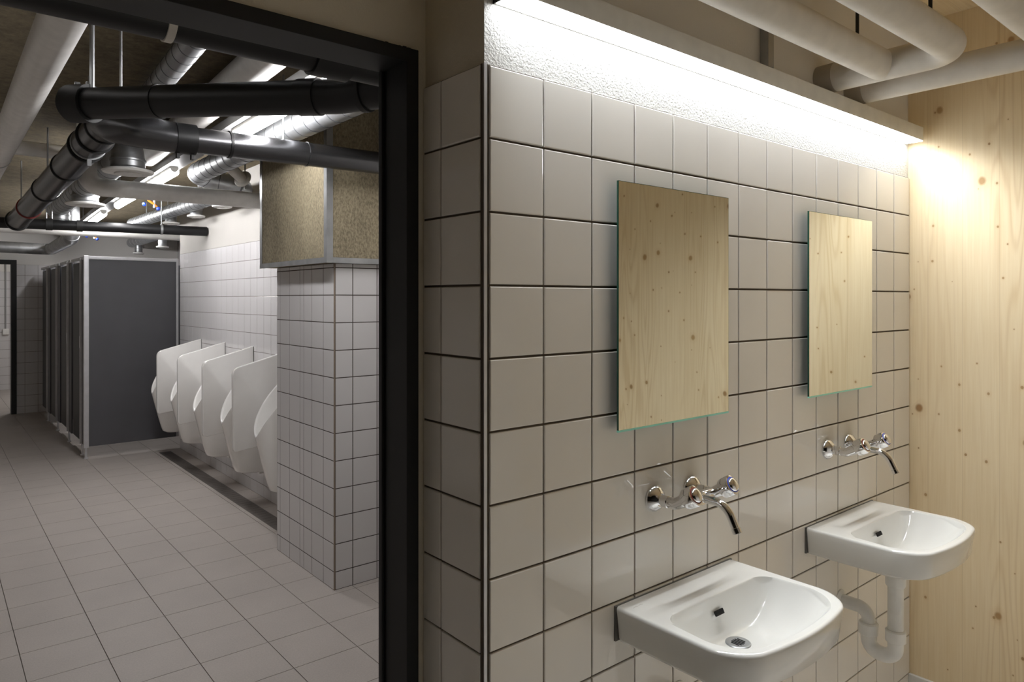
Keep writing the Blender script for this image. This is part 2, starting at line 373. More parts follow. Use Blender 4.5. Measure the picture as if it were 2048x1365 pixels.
# --- mirrors
def mirror(cx, label):
    x0, x1, z0, z1, y0, y1 = cx-.224, cx+.224, 1.578-.3115, 1.578+.276, 1.100, 1.105
    t = thing('wall_mirror', label, 'mirror', (cx, D, z0), 'mirrors above the basins')
    bm = BM(); box(bm, x0, y0, z0, x1, y1, z1)
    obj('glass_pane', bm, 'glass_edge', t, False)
    bm = BM(); box(bm, x0+.0010, y0-.0003, z0+.0046, x1-.0010, y0+.0004, z1-.0012)
    obj('silvering', bm, 'mirror', t, False)
    bm = BM(); box(bm, x0-.0002, y0-.0002, z0-.0002, x1+.0002, y1, z0+.0044); obj('bottom_edge', bm, 'glass_low', t, False)  # bright teal paints in the glow along the lower glass edge
    for dx in (-.11, .13):
        for z in (z0+.08, z1-.1):
            bm = BM(); box(bm, cx+dx-.03, y1, z-.02, cx+dx+.03, D+.0005, z+.02); obj('mounting_bracket', bm, 'zinc', t, False)
    return t
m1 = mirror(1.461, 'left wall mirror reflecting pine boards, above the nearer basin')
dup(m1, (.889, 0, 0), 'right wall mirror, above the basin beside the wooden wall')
# --- wash basins
def rrect(cx, hw, yb, yf, rb, rf, bulge, n=160):
    """outline of a basin, anticlockwise from the back-left corner; yb back edge (larger y), yf front edge"""
    pts = []
    def arc(x, y, r, a0, a1, k):
        return [(x+r*math.cos(a0+(a1-a0)*i/k), y+r*math.sin(a0+(a1-a0)*i/k)) for i in range(k+1)]
    k = n//8
    x0, x1 = cx-hw, cx+hw
    pts += arc(x0+rb, yb-rb, rb, PI/2, PI, k)
    pts += [(x0, yb-rb+(yf+rf-yb+rb)*(i+1)/(k+1)) for i in range(k)]
    pts += arc(x0+rf, yf+rf, rf, PI, 1.5*PI, k)
    for i in range(k): pts.append((x0+rf+(x1-x0-2*rf)*(i+1)/(k+1), yf))
    pts += arc(x1-rf, yf+rf, rf, 1.5*PI, 2*PI, k)
    pts += [(x1, yf+rf+(yb-rb-yf-rf)*(i+1)/(k+1)) for i in range(k)]
    pts += arc(x1-rb, yb-rb, rb, 0, PI/2, k)
    for i in range(k): pts.append((x1-rb-(x1-x0-2*rb)*(i+1)/(k+1), yb))
    out = []
    for x, y in pts:                                    # the front swells outwards a little
        f = max(0, min(1, (yb-y)/(yb-yf)))**2
        out.append((x, y-bulge*(1-((x-cx)/hw)**2)*f))
    return out
def basin(cx, label):
    RIM = .848
    t = thing('wash_basin', label, 'basin', (cx, D, RIM-.09), 'wash basins under the mirrors')
    yb = D-.0045
    bm = BM(); loops = []
    def ring(o, z, zf=None):
        loops.append([bm.verts.new((x, y, (zf(x, y, z) if zf else z))) for x, y in o])
    OUT = dict(hw=.2415, yb=yb, yf=.796, rb=.005, rf=.075, bulge=.036)
    def outl(ins, lift=0, extra_f=0, rf=None):
        return rrect(cx, OUT['hw']-ins, yb, OUT['yf']+ins+extra_f, OUT['rb'], (rf or OUT['rf']), OUT['bulge'])
    # underside, outside wall, rim
    ring(rrect(cx, .04, .995, .925, .03, .03, 0), .705)
    ring(rrect(cx, .10, 1.03, .89, .05, .05, .01), .716)
    ring(rrect(cx, .17, 1.07, .85, .05, .07, .02), .742)
    ring(outl(.030, 0, .012), .757); ring(outl(.014, 0, .004), .763); ring(outl(.008), .773); ring(outl(.003), .82); ring(outl(0), .840)
    ring(outl(.001), .8445); ring(outl(.0035), .8472); ring(outl(.007), RIM)
    # deck -> bowl opening
    A = outl(.007)
    B = [(cx+(x-cx)*(1+.10*(1.013-y)/.22), y) for x, y in rrect(cx, .207, 1.013, .815, .045, .085, .033)]
    def deck(x, y, z):
        e = math.exp(-((y-1.068)/.013)**2)*max(0, 1-((x-cx+.01)/.15)**4)
        return z-.0065*e*(1 if abs(x-cx) < .15 else 0)
    for q in (.12, .25, .38, .5, .62, .74, .86, .95):
        ring([(a[0]+(b[0]-a[0])*q, a[1]+(b[1]-a[1])*q) for a, b in zip(A, B)], RIM, deck)
    ring(B, RIM-.0006)
    C = rrect(cx, .022, .972, .928, .02, .02, 0)
    def sm(t): t = max(0, min(1, t)); return 1-(1-t)**2.2
    def depth(x, y):
        hw = .207*(1+.10*(1.013-y)/.22); f = max(0, min(1, (1.013-y)/.2)); yfr = .815-.033*(1-((x-cx)/.22)**2)
        return .095*sm((1.0125-y)/.036)*sm((y-yfr)/.135)*sm((hw-abs(x-cx))/.13)
    for q in (.012, .03, .055, .09, .13, .18, .23, .28, .34, .40, .46, .53, .60, .68, .76, .84, .92, 1.0):
        loops.append([])
        for b_, c_ in zip(B, C):
            x, y = b_[0]+(c_[0]-b_[0])*q, b_[1]+(c_[1]-b_[1])*q
            loops[-1].append(bm.verts.new((x, y, RIM-.001-depth(x, y))))
    skin(bm, loops)
    bm.faces.new(list(reversed(loops[0]))); bm.faces.new(loops[-1])
    bmesh.ops.recalc_face_normals(bm, faces=bm.faces)
    obj('bowl', bm, 'ceramic', t, True, 60)
    bm = BM(); box(bm, cx-.2425, yb-.0005, .766, cx+.2425, D+.0008, RIM+.0005, bev=.001); obj('gasket', bm, 'gasket', t)
    # drain with slots, overflow slot
    bm = BM(); lathe(bm, (cx, .950, .7520), (0, 0, 1), [(0, .030), (.0015, .030), (.0028, .0285), (.0032, .027), (.0024, .018), (.0022, .002)], 40)
    dr = obj('drain', bm, 'zinc', t)
    bm = BM()
    for k in range(-2, 3):
        hl = .0145*math.sqrt(max(.05, 1-(k/2.9)**2)); box(bm, cx+k*.0066-.0016, .950-hl, .7535, cx+k*.0066+.0016, .950+hl, .7554, bev=.0006)
    obj('slot', bm, 'black', dr)
    bm = BM(); bb = BM(); box(bb, -.017, -.0025, -.0065, .017, .0025, .0065, bev=.0024)
    mt = Matrix.Translation((cx-.006, .9985, .8110)) @ Matrix.Rotation(math.radians(-28), 4, 'X'); bmesh.ops.transform(bb, matrix=mt, verts=bb.verts); join(bm, bb)
    obj('overflow', bm, 'black', t)
    bm = BM(); tube(bm, [(cx-.215, D-.036, RIM), (cx-.205, D-.033, RIM), (cx-.200, D-.036, RIM), (cx-.190, D-.033, RIM), (cx-.180, D-.035, RIM)], .0005, 6); obj('maker_mark', bm, 'wax', t)
    # waste trap
    bm = BM(); tube(bm, [(cx, .950, .72), (cx, .950, .505)], .0235, 28); tp = obj('waste_pipe', bm, 'white', t)
    bm = BM(); lathe(bm, (cx, .950, .655), (0, 0, 1), [(0, .0275), (.005, .030), (.045, .030), (.05, .027)], 28); obj('nut', bm, 'white', tp)
    bm = BM(); tube(bm, [(cx, .950, .515), (cx, .950, .42), (cx, 1.035, .42), (cx, 1.035, .50)], .0235, 28, .0375, nf=14); u = obj('trap_bend', bm, 'white', t)
    bm = BM()
    lathe(bm, (cx, .950, .475), (0, 0, 1), [(0, .026), (.003, .0305), (.036, .0305), (.04, .027)], 24); obj('nut', bm, 'white', u)
    bm = BM(); lathe(bm, (cx, 1.035, .470), (0, 0, 1), [(0, .026), (.003, .0305), (.036, .0305), (.04, .027)], 24); obj('nut', bm, 'white', u)
    bm = BM(); tube(bm, [(cx, 1.035, .48), (cx, 1.035, .552), (cx, D+.002, .552)], .021, 28, .04, nf=10); oa = obj('outlet_arm', bm, 'white', t)
    bm = BM(); lathe(bm, (cx, D+.001, .552), (0, -1, 0), [(0, .036), (.004, .035), (.009, .024)], 28); obj('wall_rosette', bm, 'white', oa)
    return t
b1 = basin(1.4955, 'nearer white wash basin, at the bottom edge of the picture, with slotted drain')
dup(b1, (.8985, 0, 0), 'white wash basin next to the wooden wall with its white trap showing')
# --- taps
def faucet(cx, label):
    zc = 1.078
    t = thing('wall_tap', label, 'tap', (cx, D, zc), 'taps above the basins')
    zb, yb_ = 1.082, 1.062
    for sx, ringcol in ((-1, 'red'), (1, 'blue')):
        x = cx+sx*.0765
        bm = BM(); lathe(bm, (x, D+.0005, zc), (0, -1, 0), [(0, .0335), (.003, .0335), (.008, .032), (.015, .027), (.021, .019), (.023, .0165)], 36); obj('wall_rosette', bm, 'chrome', t)
        bm = BM(); tube(bm, [(x, D-.018, zc), (x, D-.043, zc)], .0135, 24)
        lathe(bm, (x, D-.028, zc), (0, -1, 0), [(0, .0135), (.001, .0165), (.018, .0165), (.019, .0135)], 6)
        tube(bm, [(x, D-.042, zc), (x, D-.066, zc), (x, D-.098, zc+.0175)], [.0135, .0165], 24, .03)
        obj('union', bm, 'chrome', t)
        ax = Vector((0, -.86, .50)).normalized(); c = Vector((x, D-.090, zc+.013))
        bm = BM(); lathe(bm, c, ax, [(0, .0150), (.008, .0175), (.010, .0185)], 24)
        hb = obj('valve_neck', bm, 'chrome', t)
        # faceted knob
        bm = BM(); n = 48; loops = []
        xx = ax.orthogonal().normalized(); yy = ax.cross(xx)
        for h, r, fl in ((.007, .0195, 0), (.010, .0240, .5), (.014, .0255, 1), (.037, .0255, 1), (.0400, .0240, .6), (.0415, .0205, 0)):
            lp = []
            for i in range(n):
                a = 2*PI*i/n; rr = r*(1-fl*.085*max(0, math.cos(4*a))**1.5); lp.append(bm.verts.new(c+ax*h+(xx*math.cos(a)+yy*math.sin(a))*rr))
            loops.append(lp)
        skin(bm, loops); bm.faces.new(list(reversed(loops[0]))); bm.faces.new(loops[-1]); k = obj('handle', bm, 'chrome', t, True, 28)
        bm = BM(); lathe(bm, c+ax*.0412, ax, [(0, .0200), (.0006, .0198), (.0010, .0185)], 36); obj('marker_ring', bm, ringcol, k)
        bm = BM(); lathe(bm, c+ax*.0424, ax, [(0, .0175), (.003, .0168), (.006, .0135), (.0078, .007), (.0083, .001)], 36); obj('cap', bm, 'chrome', k)
    bm = BM(); tube(bm, [(cx-.0765, yb_-.004, zb), (cx+.0765, yb_-.004, zb)], .0135, 28)
    lathe(bm, (cx, yb_-.004+.012, zb), (0, -1, 0), [(0, .016), (.012, .020), (.024, .018), (.034, .0150)], 28)
    obj('body', bm, 'chrome', t)
    bm = BM(); tube(bm, [(cx, yb_-.03, zb+.002), (cx, .972, 1.083), (cx, .941, 1.022)], .0102, 24, .05, nf=14)
    sp = obj('spout', bm, 'chrome', t)
    e = Vector((cx, .941, 1.022)); dv = (Vector((cx, .941, 1.022))-Vector((cx, .972, 1.083))).normalized()
    bm = BM(); lathe(bm, e-dv*.012, dv, [(0, .0104), (.0008, .0113), (.013, .0113), (.0135, .0095)], 24); ae = obj('aerator', bm, 'chrome', sp)
    bm = BM(); lathe(bm, e+dv*.0015, dv, [(0, .0085), (.0004, .0085)], 20); obj('outlet', bm, 'black', ae)
    bm = BM(); box(bm, cx-.0035, 1.002, 1.0915, cx+.0035, 1.014, 1.0930, bev=.0005); obj('marker_tab', bm, 'green', sp)
    return t
f1 = faucet(1.478, 'chrome two-handle wall tap over the nearer basin')
dup(f1, (.8985, 0, 0), 'chrome two-handle wall tap over the basin beside the wooden wall')

# --- insulated pipes under the wooden ceiling
PZ, PR = 2.296, .0455
PA, PB, PC = .935, .735, 2.262
t = thing('insulated_pipe', 'white insulated pipe loop, two parallel runs turning into the plaster wall', 'pipe', (PC, D, PZ))
bm = BM(); tube(bm, [(-2.5, PB, PZ), (PC, PB, PZ), (PC, D+.005, PZ)], PR, 32, .075, nf=12); obj('main_run', bm, 'insul', t)
bm = BM(); tube(bm, [(-2.5, PA, PZ), (PC, PA, PZ)], PR, 32); obj('branch_run', bm, 'insul', t)
bm = BM(); tube(bm, [(PC, D-.05, PZ), (PC, D+.0055, PZ)], PR+.0012, 32); obj('sleeve', bm, 'sleeve', t)  # greyer, slightly wider end of the pipe at the wall
for y, x in ((PA, 2.09), (PB, 2.075)):
    bm = BM(); tube(bm, [(x, y, PZ+PR-.003), (x, y, CEIL)], .005, 10); h = obj('hanger_rod', bm, 'pipe_black', t)
PD, PE = 2.475, .535
t = thing('insulated_pipe', 'white insulated pipe crossing in front of the wooden wall at top right', 'pipe', (PD, D, PZ))
bm = BM(); tube(bm, [(-2.5, PE, PZ), (PD, PE, PZ), (PD, D+.005, PZ)], PR, 32, .075, nf=12); obj('main_run', bm, 'insul', t)
bm = BM(); tube(bm, [(PD, D-.05, PZ), (PD, D+.0055, PZ)], PR+.0012, 32); obj('sleeve', bm, 'sleeve', t)  # same greyer end band on this pipe
bm = BM(); tube(bm, [(1.2, PE, PZ+PR-.003), (1.2, PE, CEIL)], .005, 10); obj('hanger_rod', bm, 'pipe_black', t)
# mounting rail and screw on the plaster
t = thing('mounting_rail', 'short galvanised mounting rail on the plaster above the wall light', 'rail', (1.914, D, 2.27))
bm = BM(); box(bm, 1.899, D-.022, 2.262, 1.929, D+.0055, 2.264); box(bm, 1.899, D-.022, 2.264, 1.902, D+.0055, 2.62); box(bm, 1.926, D-.022, 2.264, 1.929, D+.0055, 2.62); box(bm, 1.902, D-.022, 2.264, 1.926, D-.0195, 2.62)
obj('channel', bm, 'zinc', t, False)
bm = BM(); lathe(bm, (1.914, D-.012, 2.264), (0, 0, 1), [(0, .011), (.012, .011)], 6); obj('nut', bm, 'zinc', t)
bm = BM(); lathe(bm, (2.86, D+.0055, 2.25), (0, -1, 0), [(0, .004), (.02, .004), (.0205, .008), (.026, .008)], 6)
tag(obj('wall_screw', bm, 'zinc', None, loc=(2.86, D, 2.25)), 'small screw head sticking out of the plaster near the wooden wall', 'screw')

# ================================================================ BACK ROOM: CUBICLES, URINALS
SX, SY = 1.207, 8.02
t = thing('cubicle_side_panel', 'large dark grey side panel of the nearest toilet cubicle with aluminium frame', 'panel', (SX, SY, 0))
bm = BM(); box(bm, SX+.02, SY-.006, .118, UX-.02, SY+.006, 1.98); obj('board', bm, 'panel', t, False)
bm = BM(); box(bm, SX-.022, SY-.022, .108, SX+.022, SY+.022, 2.005, bev=.006); obj('corner_post', bm, 'alu', t)
bm = BM(); box(bm, SX+.022, SY-.014, 1.97, UX-.022, SY+.014, 2.003, bev=.003); obj('top_rail', bm, 'alu', t)
bm = BM(); box(bm, UX-.022, SY-.014, .118, UX-.0, SY+.014, 2.003, bev=.003); obj('wall_rail', bm, 'alu', t)
bm = BM(); tube(bm, [(SX, SY, .012), (SX, SY, .11)], .011, 14); lathe(bm, (SX, SY, .0), (0, 0, 1), [(0, .02), (.012, .018), (.016, .011)], 16); obj('foot', bm, 'alu', t)
NAMES = ['nearest toilet cubicle front, grey pilaster beside the large side panel', 'second toilet cubicle front from the large side panel',
         'third toilet cubicle front from the large side panel', 'farthest toilet cubicle front, next to the tiled end wall']
def cubicle(y0, L, label):
    t = thing('toilet_cubicle', label, 'cubicle', (SX, y0, 0), 'toilet cubicles in a row')
    bm = BM(); box(bm, SX-.004, y0+.024, .118, SX+.010, y0+.20, 1.97); obj('pilaster', bm, 'panel', t, False)
    bm = BM(); box(bm, SX-.024, y0+.20, .118, SX+.012, y0+.225, 1.985, bev=.004); obj('edge_strip', bm, 'alu', t)
    bm = BM(); box(bm, SX+.004, y0+.235, .125, SX+.030, y0+L-.03, 1.95); d = obj('door', bm, 'door_dark', t, False)
    bm = BM(); box(bm, SX-.018, y0+.255, 1.08, SX+.004, y0+.285, 1.20, bev=.004); obj('handle', bm, 'alu', d)
    bm = BM(); box(bm, SX-.012, y0+.23, .28, SX+.004, y0+.26, .38); obj('hinge', bm, 'alu', d)
    bm = BM(); box(bm, SX-.012, y0+.024, 1.97, SX+.020, y0+L, 2.0, bev=.003); obj('top_rail', bm, 'alu', t)
    bm = BM(); tube(bm, [(SX, y0+.212, .012), (SX, y0+.212, .12)], .010, 12); lathe(bm, (SX, y0+.212, 0), (0, 0, 1), [(0, .02), (.012, .018), (.016, .010)], 14); obj('foot', bm, 'alu', t)
    bm = BM(); box(bm, SX+.012, y0+L-.012, .15, 2.99, y0+L, 1.97); obj('partition', bm, 'panel', t, False)
    return t
cu = cubicle(SY, .86, NAMES[0])
for k in range(1, 4): dup(cu, (0, .86*k, 0), NAMES[k])
# --- urinals
def urinal(cy, label):
    t = thing('urinal', label, 'urinal', (UX, cy, .26), 'urinals along the tiled wall')
    bm = BM(); loops = []; N = 40
    def sec(z, hw, dp, off=0, zf=None):
        lp = []
        for i in range(N+1):
            a = PI*i/N; s_ = math.sin(a); cx_ = math.cos(a)
            x = UX-off-dp*abs(s_)**.85; y = cy+hw*math.copysign(abs(cx_)**.8, cx_)
            lp.append(bm.verts.new((x, y, z if zf is None else z+zf(s_))))
        loops.append(lp)
    rim = lambda A: (lambda s_: A*(1-s_)**.62)
    sec(.262, .085, .19); sec(.258, .10, .235); sec(.275, .115, .262)
    for q in (.1, .25, .45, .65, .8, .9, .97): sec(.275+(.646-.275)*q, 115e-3+.057*q**.9, .262+.098*q**.9, 0, rim(.42*q))
    sec(.646, .172, .360, 0, rim(.42)); sec(.651, .170, .357, 0, rim(.42)); sec(.652, .164, .350, 0, rim(.42)); sec(.648, .157, .342, 0, rim(.42))
    for q in (.2, .4, .6, .8, 1): sec(.64-.27*q, .155-.06*q, .338-.16*q, .006*q, rim(.42*(1-q*.85)))
    skin(bm, loops, 0, False)
    bm.faces.new(list(reversed(loops[0]))); bm.faces.new(loops[-1])
    bmesh.ops.recalc_face_normals(bm, faces=bm.faces)
    obj('bowl', bm, 'ceramic_u', t, True, 60)
    bm = BM(); box(bm, UX-.05, cy-.158, .5, UX+.0005, cy+.158, 1.075, bev=.022); obj('back_plate', bm, 'ceramic_u', t)
    bm = BM(); box(bm, UX-.10, cy-.07, .238, UX-.0, cy+.07, .262, bev=.004); obj('outlet_cover', bm, 'white', t)
    return t
UL = ['farthest white urinal, in front of the dark cubicle panel', 'white urinal second from the dark cubicle panel', 'middle white urinal of the row of five',
      'white urinal second from the tiled pillar', 'nearest white urinal, half hidden by the tiled pillar']
u0 = urinal(7.56, UL[0])
for k in range(1, 5): dup(u0, (0, -.7075*k, 0), UL[k])
def divider(cy, label):
    P = [(UX+.0005, .545), (1.66, .49), (1.657, 1.083), (UX+.0005, 1.190)]
    c = [Vector((x, 0, z)) for x, z in P]; out = [c[0]]
    for k, r in ((1, .035), (2, .05)):
        a, b, d = c[k-1], c[k], c[k+1]; u = (a-b).normalized(); v = (d-b).normalized()
        for i in range(9):
            q = i/8; out.append(b+u*r*(1-q)**2+v*r*q**2)
    out.append(c[3])
    bm = BM(); th = .017; loops = []
    mid = sum(out, Vector())/len(out)
    for dy, ins in ((-th, .007), (-th+.003, .002), (-th+.008, 0), (th-.008, 0), (th-.003, .002), (th, .007)):
        lp = []
        for p in out:
            q = p+(mid-p).normalized()*ins*(0 if p.x > UX-.01 else 1); lp.append(bm.verts.new((q.x, cy+dy, q.z)))
        loops.append(lp)
    skin(bm, loops); bm.faces.new(list(reversed(loops[0]))); bm.faces.new(loops[-1]); bmesh.ops.recalc_face_normals(bm, faces=bm.faces)
    t = thing('urinal_divider', label, 'divider', (UX, cy, .5), 'ceramic dividers between the urinals')
    obj('screen', bm, 'ceramic_u', t, True, 40)
    bm = BM(); box(bm, UX-.004, cy-.020, .55, UX+.0008, cy+.020, 1.188); obj('wall_joint', bm, 'gasket', t, False)  # dark strip stands for the shadow gap between divider and wall
    return t
DL = ['white ceramic divider nearest the dark cubicle panel', 'white ceramic divider second from the dark cubicle panel', 'white ceramic divider second from the tiled pillar', 'white ceramic divider nearest the tiled pillar, partly behind it']
d0 = divider(7.21, DL[0])
for k in range(1, 4): dup(d0, (0, -.7095*k, 0), DL[k])
# --- switch with conduit seen through the far door
t = thing('light_switch', 'small white switch with a grey conduit on the far hall wall', 'switch', (1.03, 15.0, 1.02))
bm = BM(); box(bm, 1.005, 14.955, .96, 1.095, 14.9935, 1.06, bev=.006); obj('switch_box', bm, 'white', t)
bm = BM(); tube(bm, [(1.05, 14.982, 1.05), (1.05, 14.982, 2.3)], .011, 10); obj('conduit', bm, 'cable', t)

# ================================================================ BACK ROOM: PIPES AND DUCTS UNDER THE CEILING
Zr = lambda r: EYE+r
def rod(parent, x, y, z0, z1=None, r=.005, m='zinc'):
    bm = BM(); tube(bm, [(x, y, z0), (x, y, z1 or CB)], r, 10); return obj('hanger_rod', bm, m, parent)
def band(parent, c, ax, r, wd=.012, m='zinc', name='clamp', rise=.003):
    bm = BM(); ax = Vector(ax).normalized(); lathe(bm, Vector(c)-ax*wd/2, ax, [(0, r+.0003), (.0005, r+rise), (wd-.0005, r+rise), (wd, r+.0003)], 32, cap0=True, cap1=True)
    return obj(name, bm, m, parent)
# dark drains: one along the room, one across to the right, joined by a corner branch
p1a, p1b = Vector((.612, 3.42, Zr(.775))), Vector((.565, 7.05, Zr(.635)))
t = thing('drain_pipe', 'glossy dark grey drain pipe running back along the room below the silver duct', 'pipe', tuple(p1a))
bm = BM(); tube(bm, [p1b, p1a], .075, 36); obj('main_run', bm, 'pipe_dark', t)
dv = (p1b-p1a).normalized()
for s_, wd, rise, m, nm in ((.16, .012, .005, 'rubber', 'seal'), (.36, .016, .008, 'rubber', 'seal'), (.52, .010, .005, 'zinc', 'clamp'), (.58, .02, .009, 'rubber', 'seal'), (1.15, .016, .006, 'rubber', 'seal'), (1.95, .018, .006, 'rubber', 'seal'), (2.8, .018, .006, 'red', 'seal'), (3.55, .03, .010, 'rubber', 'seal')):
    band(t, p1a+dv*s_, dv, .075, wd, m, nm, rise)
for y in (3.94, 5.3, 6.7): rod(t, .612-.0129*(y-3.42), y, Zr(.775-.0386*(y-3.42)+.07))
bm = BM(); box(bm, .597, 3.93, Zr(.645), .615, 3.946, Zr(.684)); obj('clamp_bolt', bm, 'zinc', t)
e0 = Vector((.62, 3.33, Zr(.706))); e1 = Vector((1.99, 3.30, Zr(.718))); ex = (e1-e0).normalized()
t = thing('drain_pipe', 'glossy dark grey drain pipe crossing to the right in front of the fibre boxing', 'pipe', tuple(e0))
bm = BM(); tube(bm, [e0+ex*.10, e1], .0575, 32); obj('main_run', bm, 'pipe_dark', t)
for s_, wd, rise, m, nm in ((.17, .008, .004, 'rubber', 'seal'), (.26, .085, .010, 'pipe_black', 'coupling'), (.45, .012, .005, 'pipe_black', 'coupling'), (.82, .010, .003, 'pipe_dark', 'coupling')):
    band(t, e0+ex*s_, ex, .0575, wd, m, nm, rise)
for dx in (-.03, .03):
    p = e0+ex*(.26+dx); bm = BM(); box(bm, p.x-.006, p.y-.012, p.z-.088, p.x+.006, p.y+.012, p.z-.062); obj('clamp_bolt', bm, 'rubber', t)
bm = BM(); tube(bm, [(.610, 3.50, Zr(.772)), (.622, 3.335, Zr(.722)), (.86, 3.328, Zr(.708))], [.076, .066], 36, .09, nf=12); obj('elbow', bm, 'pipe_dark', t)
bm = BM(); tube(bm, [(.655, 3.36, Zr(.74)), (.665, 3.36, Zr(.88))], .050, 28); obj('branch_stub', bm, 'pipe_dark', t)
band(t, (.66, 3.362, Zr(.802)), (0, 0, 1), .052, .014, 'red', 'seal', .012)
rod(t, 1.325, 3.32, Zr(.765))
# far cross drain with open end
t = thing('drain_pipe', 'thin black drain pipe across the room with a blunt end by the white wall', 'pipe', (.66, 7.2, Zr(.64)))
bm = BM(); tube(bm, [(.4, 7.16, Zr(.63)), (2.045, 7.0, Zr(.640))], .044, 24); obj('main_run', bm, 'pipe_black', t)
for x, wd in ((.80, .05), (1.02, .045)):
    band(t, (x, 7.16-(x-.4)*.097, Zr(.634)), (1, -.097, .006), .044, wd, 'rubber', 'coupling', .007)
band(t, (1.66, 7.04, Zr(.638)), (1, -.097, .006), .044, .02, 'zinc', 'clamp', .004); rod(t, 1.66, 7.04, Zr(.68)); rod(t, .82, 7.12, Zr(.67))
# thin white pipe behind it
t = thing('water_pipe', 'thin white pipe crossing above the cubicles to the white wall', 'pipe', (1.2, 8.2, Zr(.66)))
bm = BM(); tube(bm, [(-1.7, 8.22, Zr(.655)), (2.99, 8.2, Zr(.668))], .033, 20); obj('run', bm, 'pipe_white', t)
rod(t, .9, 8.21, Zr(.69)); rod(t, 2.0, 8.21, Zr(.69))
# big black drain at an angle
a, b = Vector((.405, 2.915, Zr(.693))), Vector((1.00, 2.06, Zr(.640)))
dv = (b-a).normalized()
t = thing('drain_pipe', 'thick black drain pipe running slantwise just behind the doorway', 'pipe', tuple(a))
bm = BM(); c1 = Vector((1.10, 1.87, Zr(.642))); tube(bm, [a, b, c1, (1.135, 1.60, Zr(.650))], .0545, 32, .16, nf=10); obj('main_run', bm, 'pipe_black', t)
band(t, a+dv*.03, dv, .0545, .085, 'rubber', 'coupling', .012); band(t, a-dv*.012, dv, .050, .03, 'rubber', 'end_cap', .006)
band(t, a+dv*.36, dv, .0545, .012, 'pipe_black', 'coupling', .003); band(t, b-dv*.10, dv, .0545, .07, 'pipe_black', 'coupling', .004)
d2 = (c1-b).normalized(); band(t, b+d2*.10, d2, .0545, .02, 'rubber', 'seal', .006)
d3 = (Vector((1.135, 1.60, Zr(.672)))-c1).normalized(); band(t, c1+d3*.05, d3, .0545, .014, 'zinc', 'clamp', .004)
for q in (.075, .20): p = a+dv*q; rod(t, p.x, p.y, p.z+.05, None, (.004 if q > .1 else .008), 'zinc')
bm = BM()
for q in (.0, .05):
    p = a+dv*(.01+q); box(bm, p.x-.008, p.y-.008, p.z+.055, p.x+.008, p.y+.008, p.z+.076)
obj('clamp_bolt', bm, 'zinc', t)
# black drain parallel to the lintel
t = thing('drain_pipe', 'black drain pipe parallel to the door head, held by a pale strap', 'pipe', (.7, 1.75, Zr(.66)))
bm = BM(); tube(bm, [(-1.0, 1.70, Zr(.633)), (1.7, 1.70, Zr(.635))], .055, 32); obj('main_run', bm, 'pipe_black', t)
band(t, (.415, 1.70, Zr(.634)), (1, 0, 0), .055, .018, 'insul', 'strap', .004); band(t, (.80, 1.70, Zr(.634)), (1, 0, 0), .055, .10, 'pipe_black', 'coupling', .008)
rod(t, .415, 1.70, Zr(.71)); rod(t, 1.305, 1.70, Zr(.685))
# big white pipe at the left
t = thing('white_pipe', 'thick white pipe along the room at the upper left edge', 'pipe', (.33, 2.5, Zr(.82)))
bm = BM(); tube(bm, [(.297, 1.45, Zr(.815)), (.325, 6.9, Zr(.815))], .060, 32); obj('run', bm, 'pipe_white', t)
band(t, (.315, 5.0, Zr(.815)), (0, 1, 0), .060, .02, 'zinc', 'clamp', .003); rod(t, .315, 5.0, Zr(.87)); rod(t, .301, 2.2, Zr(.87))
# grey pipe crossing high at the left
t = thing('white_pipe', 'short pale pipe crossing high up behind the thick white pipe', 'pipe', (.1, 5.6, Zr(1.0)))
bm = BM(); tube(bm, [(-1.7, 5.6, Zr(.99)), (.74, 5.6, Zr(.99))], .048, 24); obj('run', bm, 'pipe_white', t); rod(t, .1, 5.6, Zr(1.03))
# white cross pipe with riser, ending behind the boxing
t = thing('white_pipe', 'white pipe crossing the room with a riser elbow, ending behind the boxing', 'pipe', (.75, 4.95, Zr(.70)))
bm = BM(); tube(bm, [(.755, 4.98, CB), (.755, 4.98, Zr(.690)), (UX+.002, 4.93, Zr(.690))], .055, 32, .085, nf=12); obj('run', bm, 'pipe_white', t)
rod(t, 1.7, 4.945, Zr(.76))
# exhaust ducts, the lower one with three ceiling valves
RG = lambda n, a=.05, p=.11: [(a+p*k, .0016, .0015) for k in range(n)]
t = thing('spiral_duct', 'silver spiral duct high under the ceiling above the slanting drain pipe', 'duct', (.80, 3.0, Zr(1.0)))
bm = BM(); tube(bm, [(.715, 1.46, Zr(1.0)), (.80, 2.94, Zr(1.0)), (.92, 5.35, Zr(1.0))], .049, 32, 0, rings=RG(33), rmi=1); obj('run', bm, ['zinc', 'seam'], t)
rod(t, .78, 2.5, Zr(1.04)); rod(t, .88, 4.6, Zr(1.04))
t = thing('ventilation_duct', 'silver duct with elbow carrying the three big white ceiling valves', 'duct', (.9, 4.6, Zr(.85)))
bm = BM(); tube(bm, [(.885, 4.50, Zr(.735)), (.885, 4.50, Zr(.855)), (.90, 5.0, Zr(.850)), (.945, 7.9, Zr(.850))], .085, 36, .10, rings=RG(20, .5, .16), nf=14, rmi=1); obj('run', bm, ['zinc', 'seam'], t)
rod(t, .91, 5.9, Zr(.93)); rod(t, .94, 7.3, Zr(.93))
VAL = []
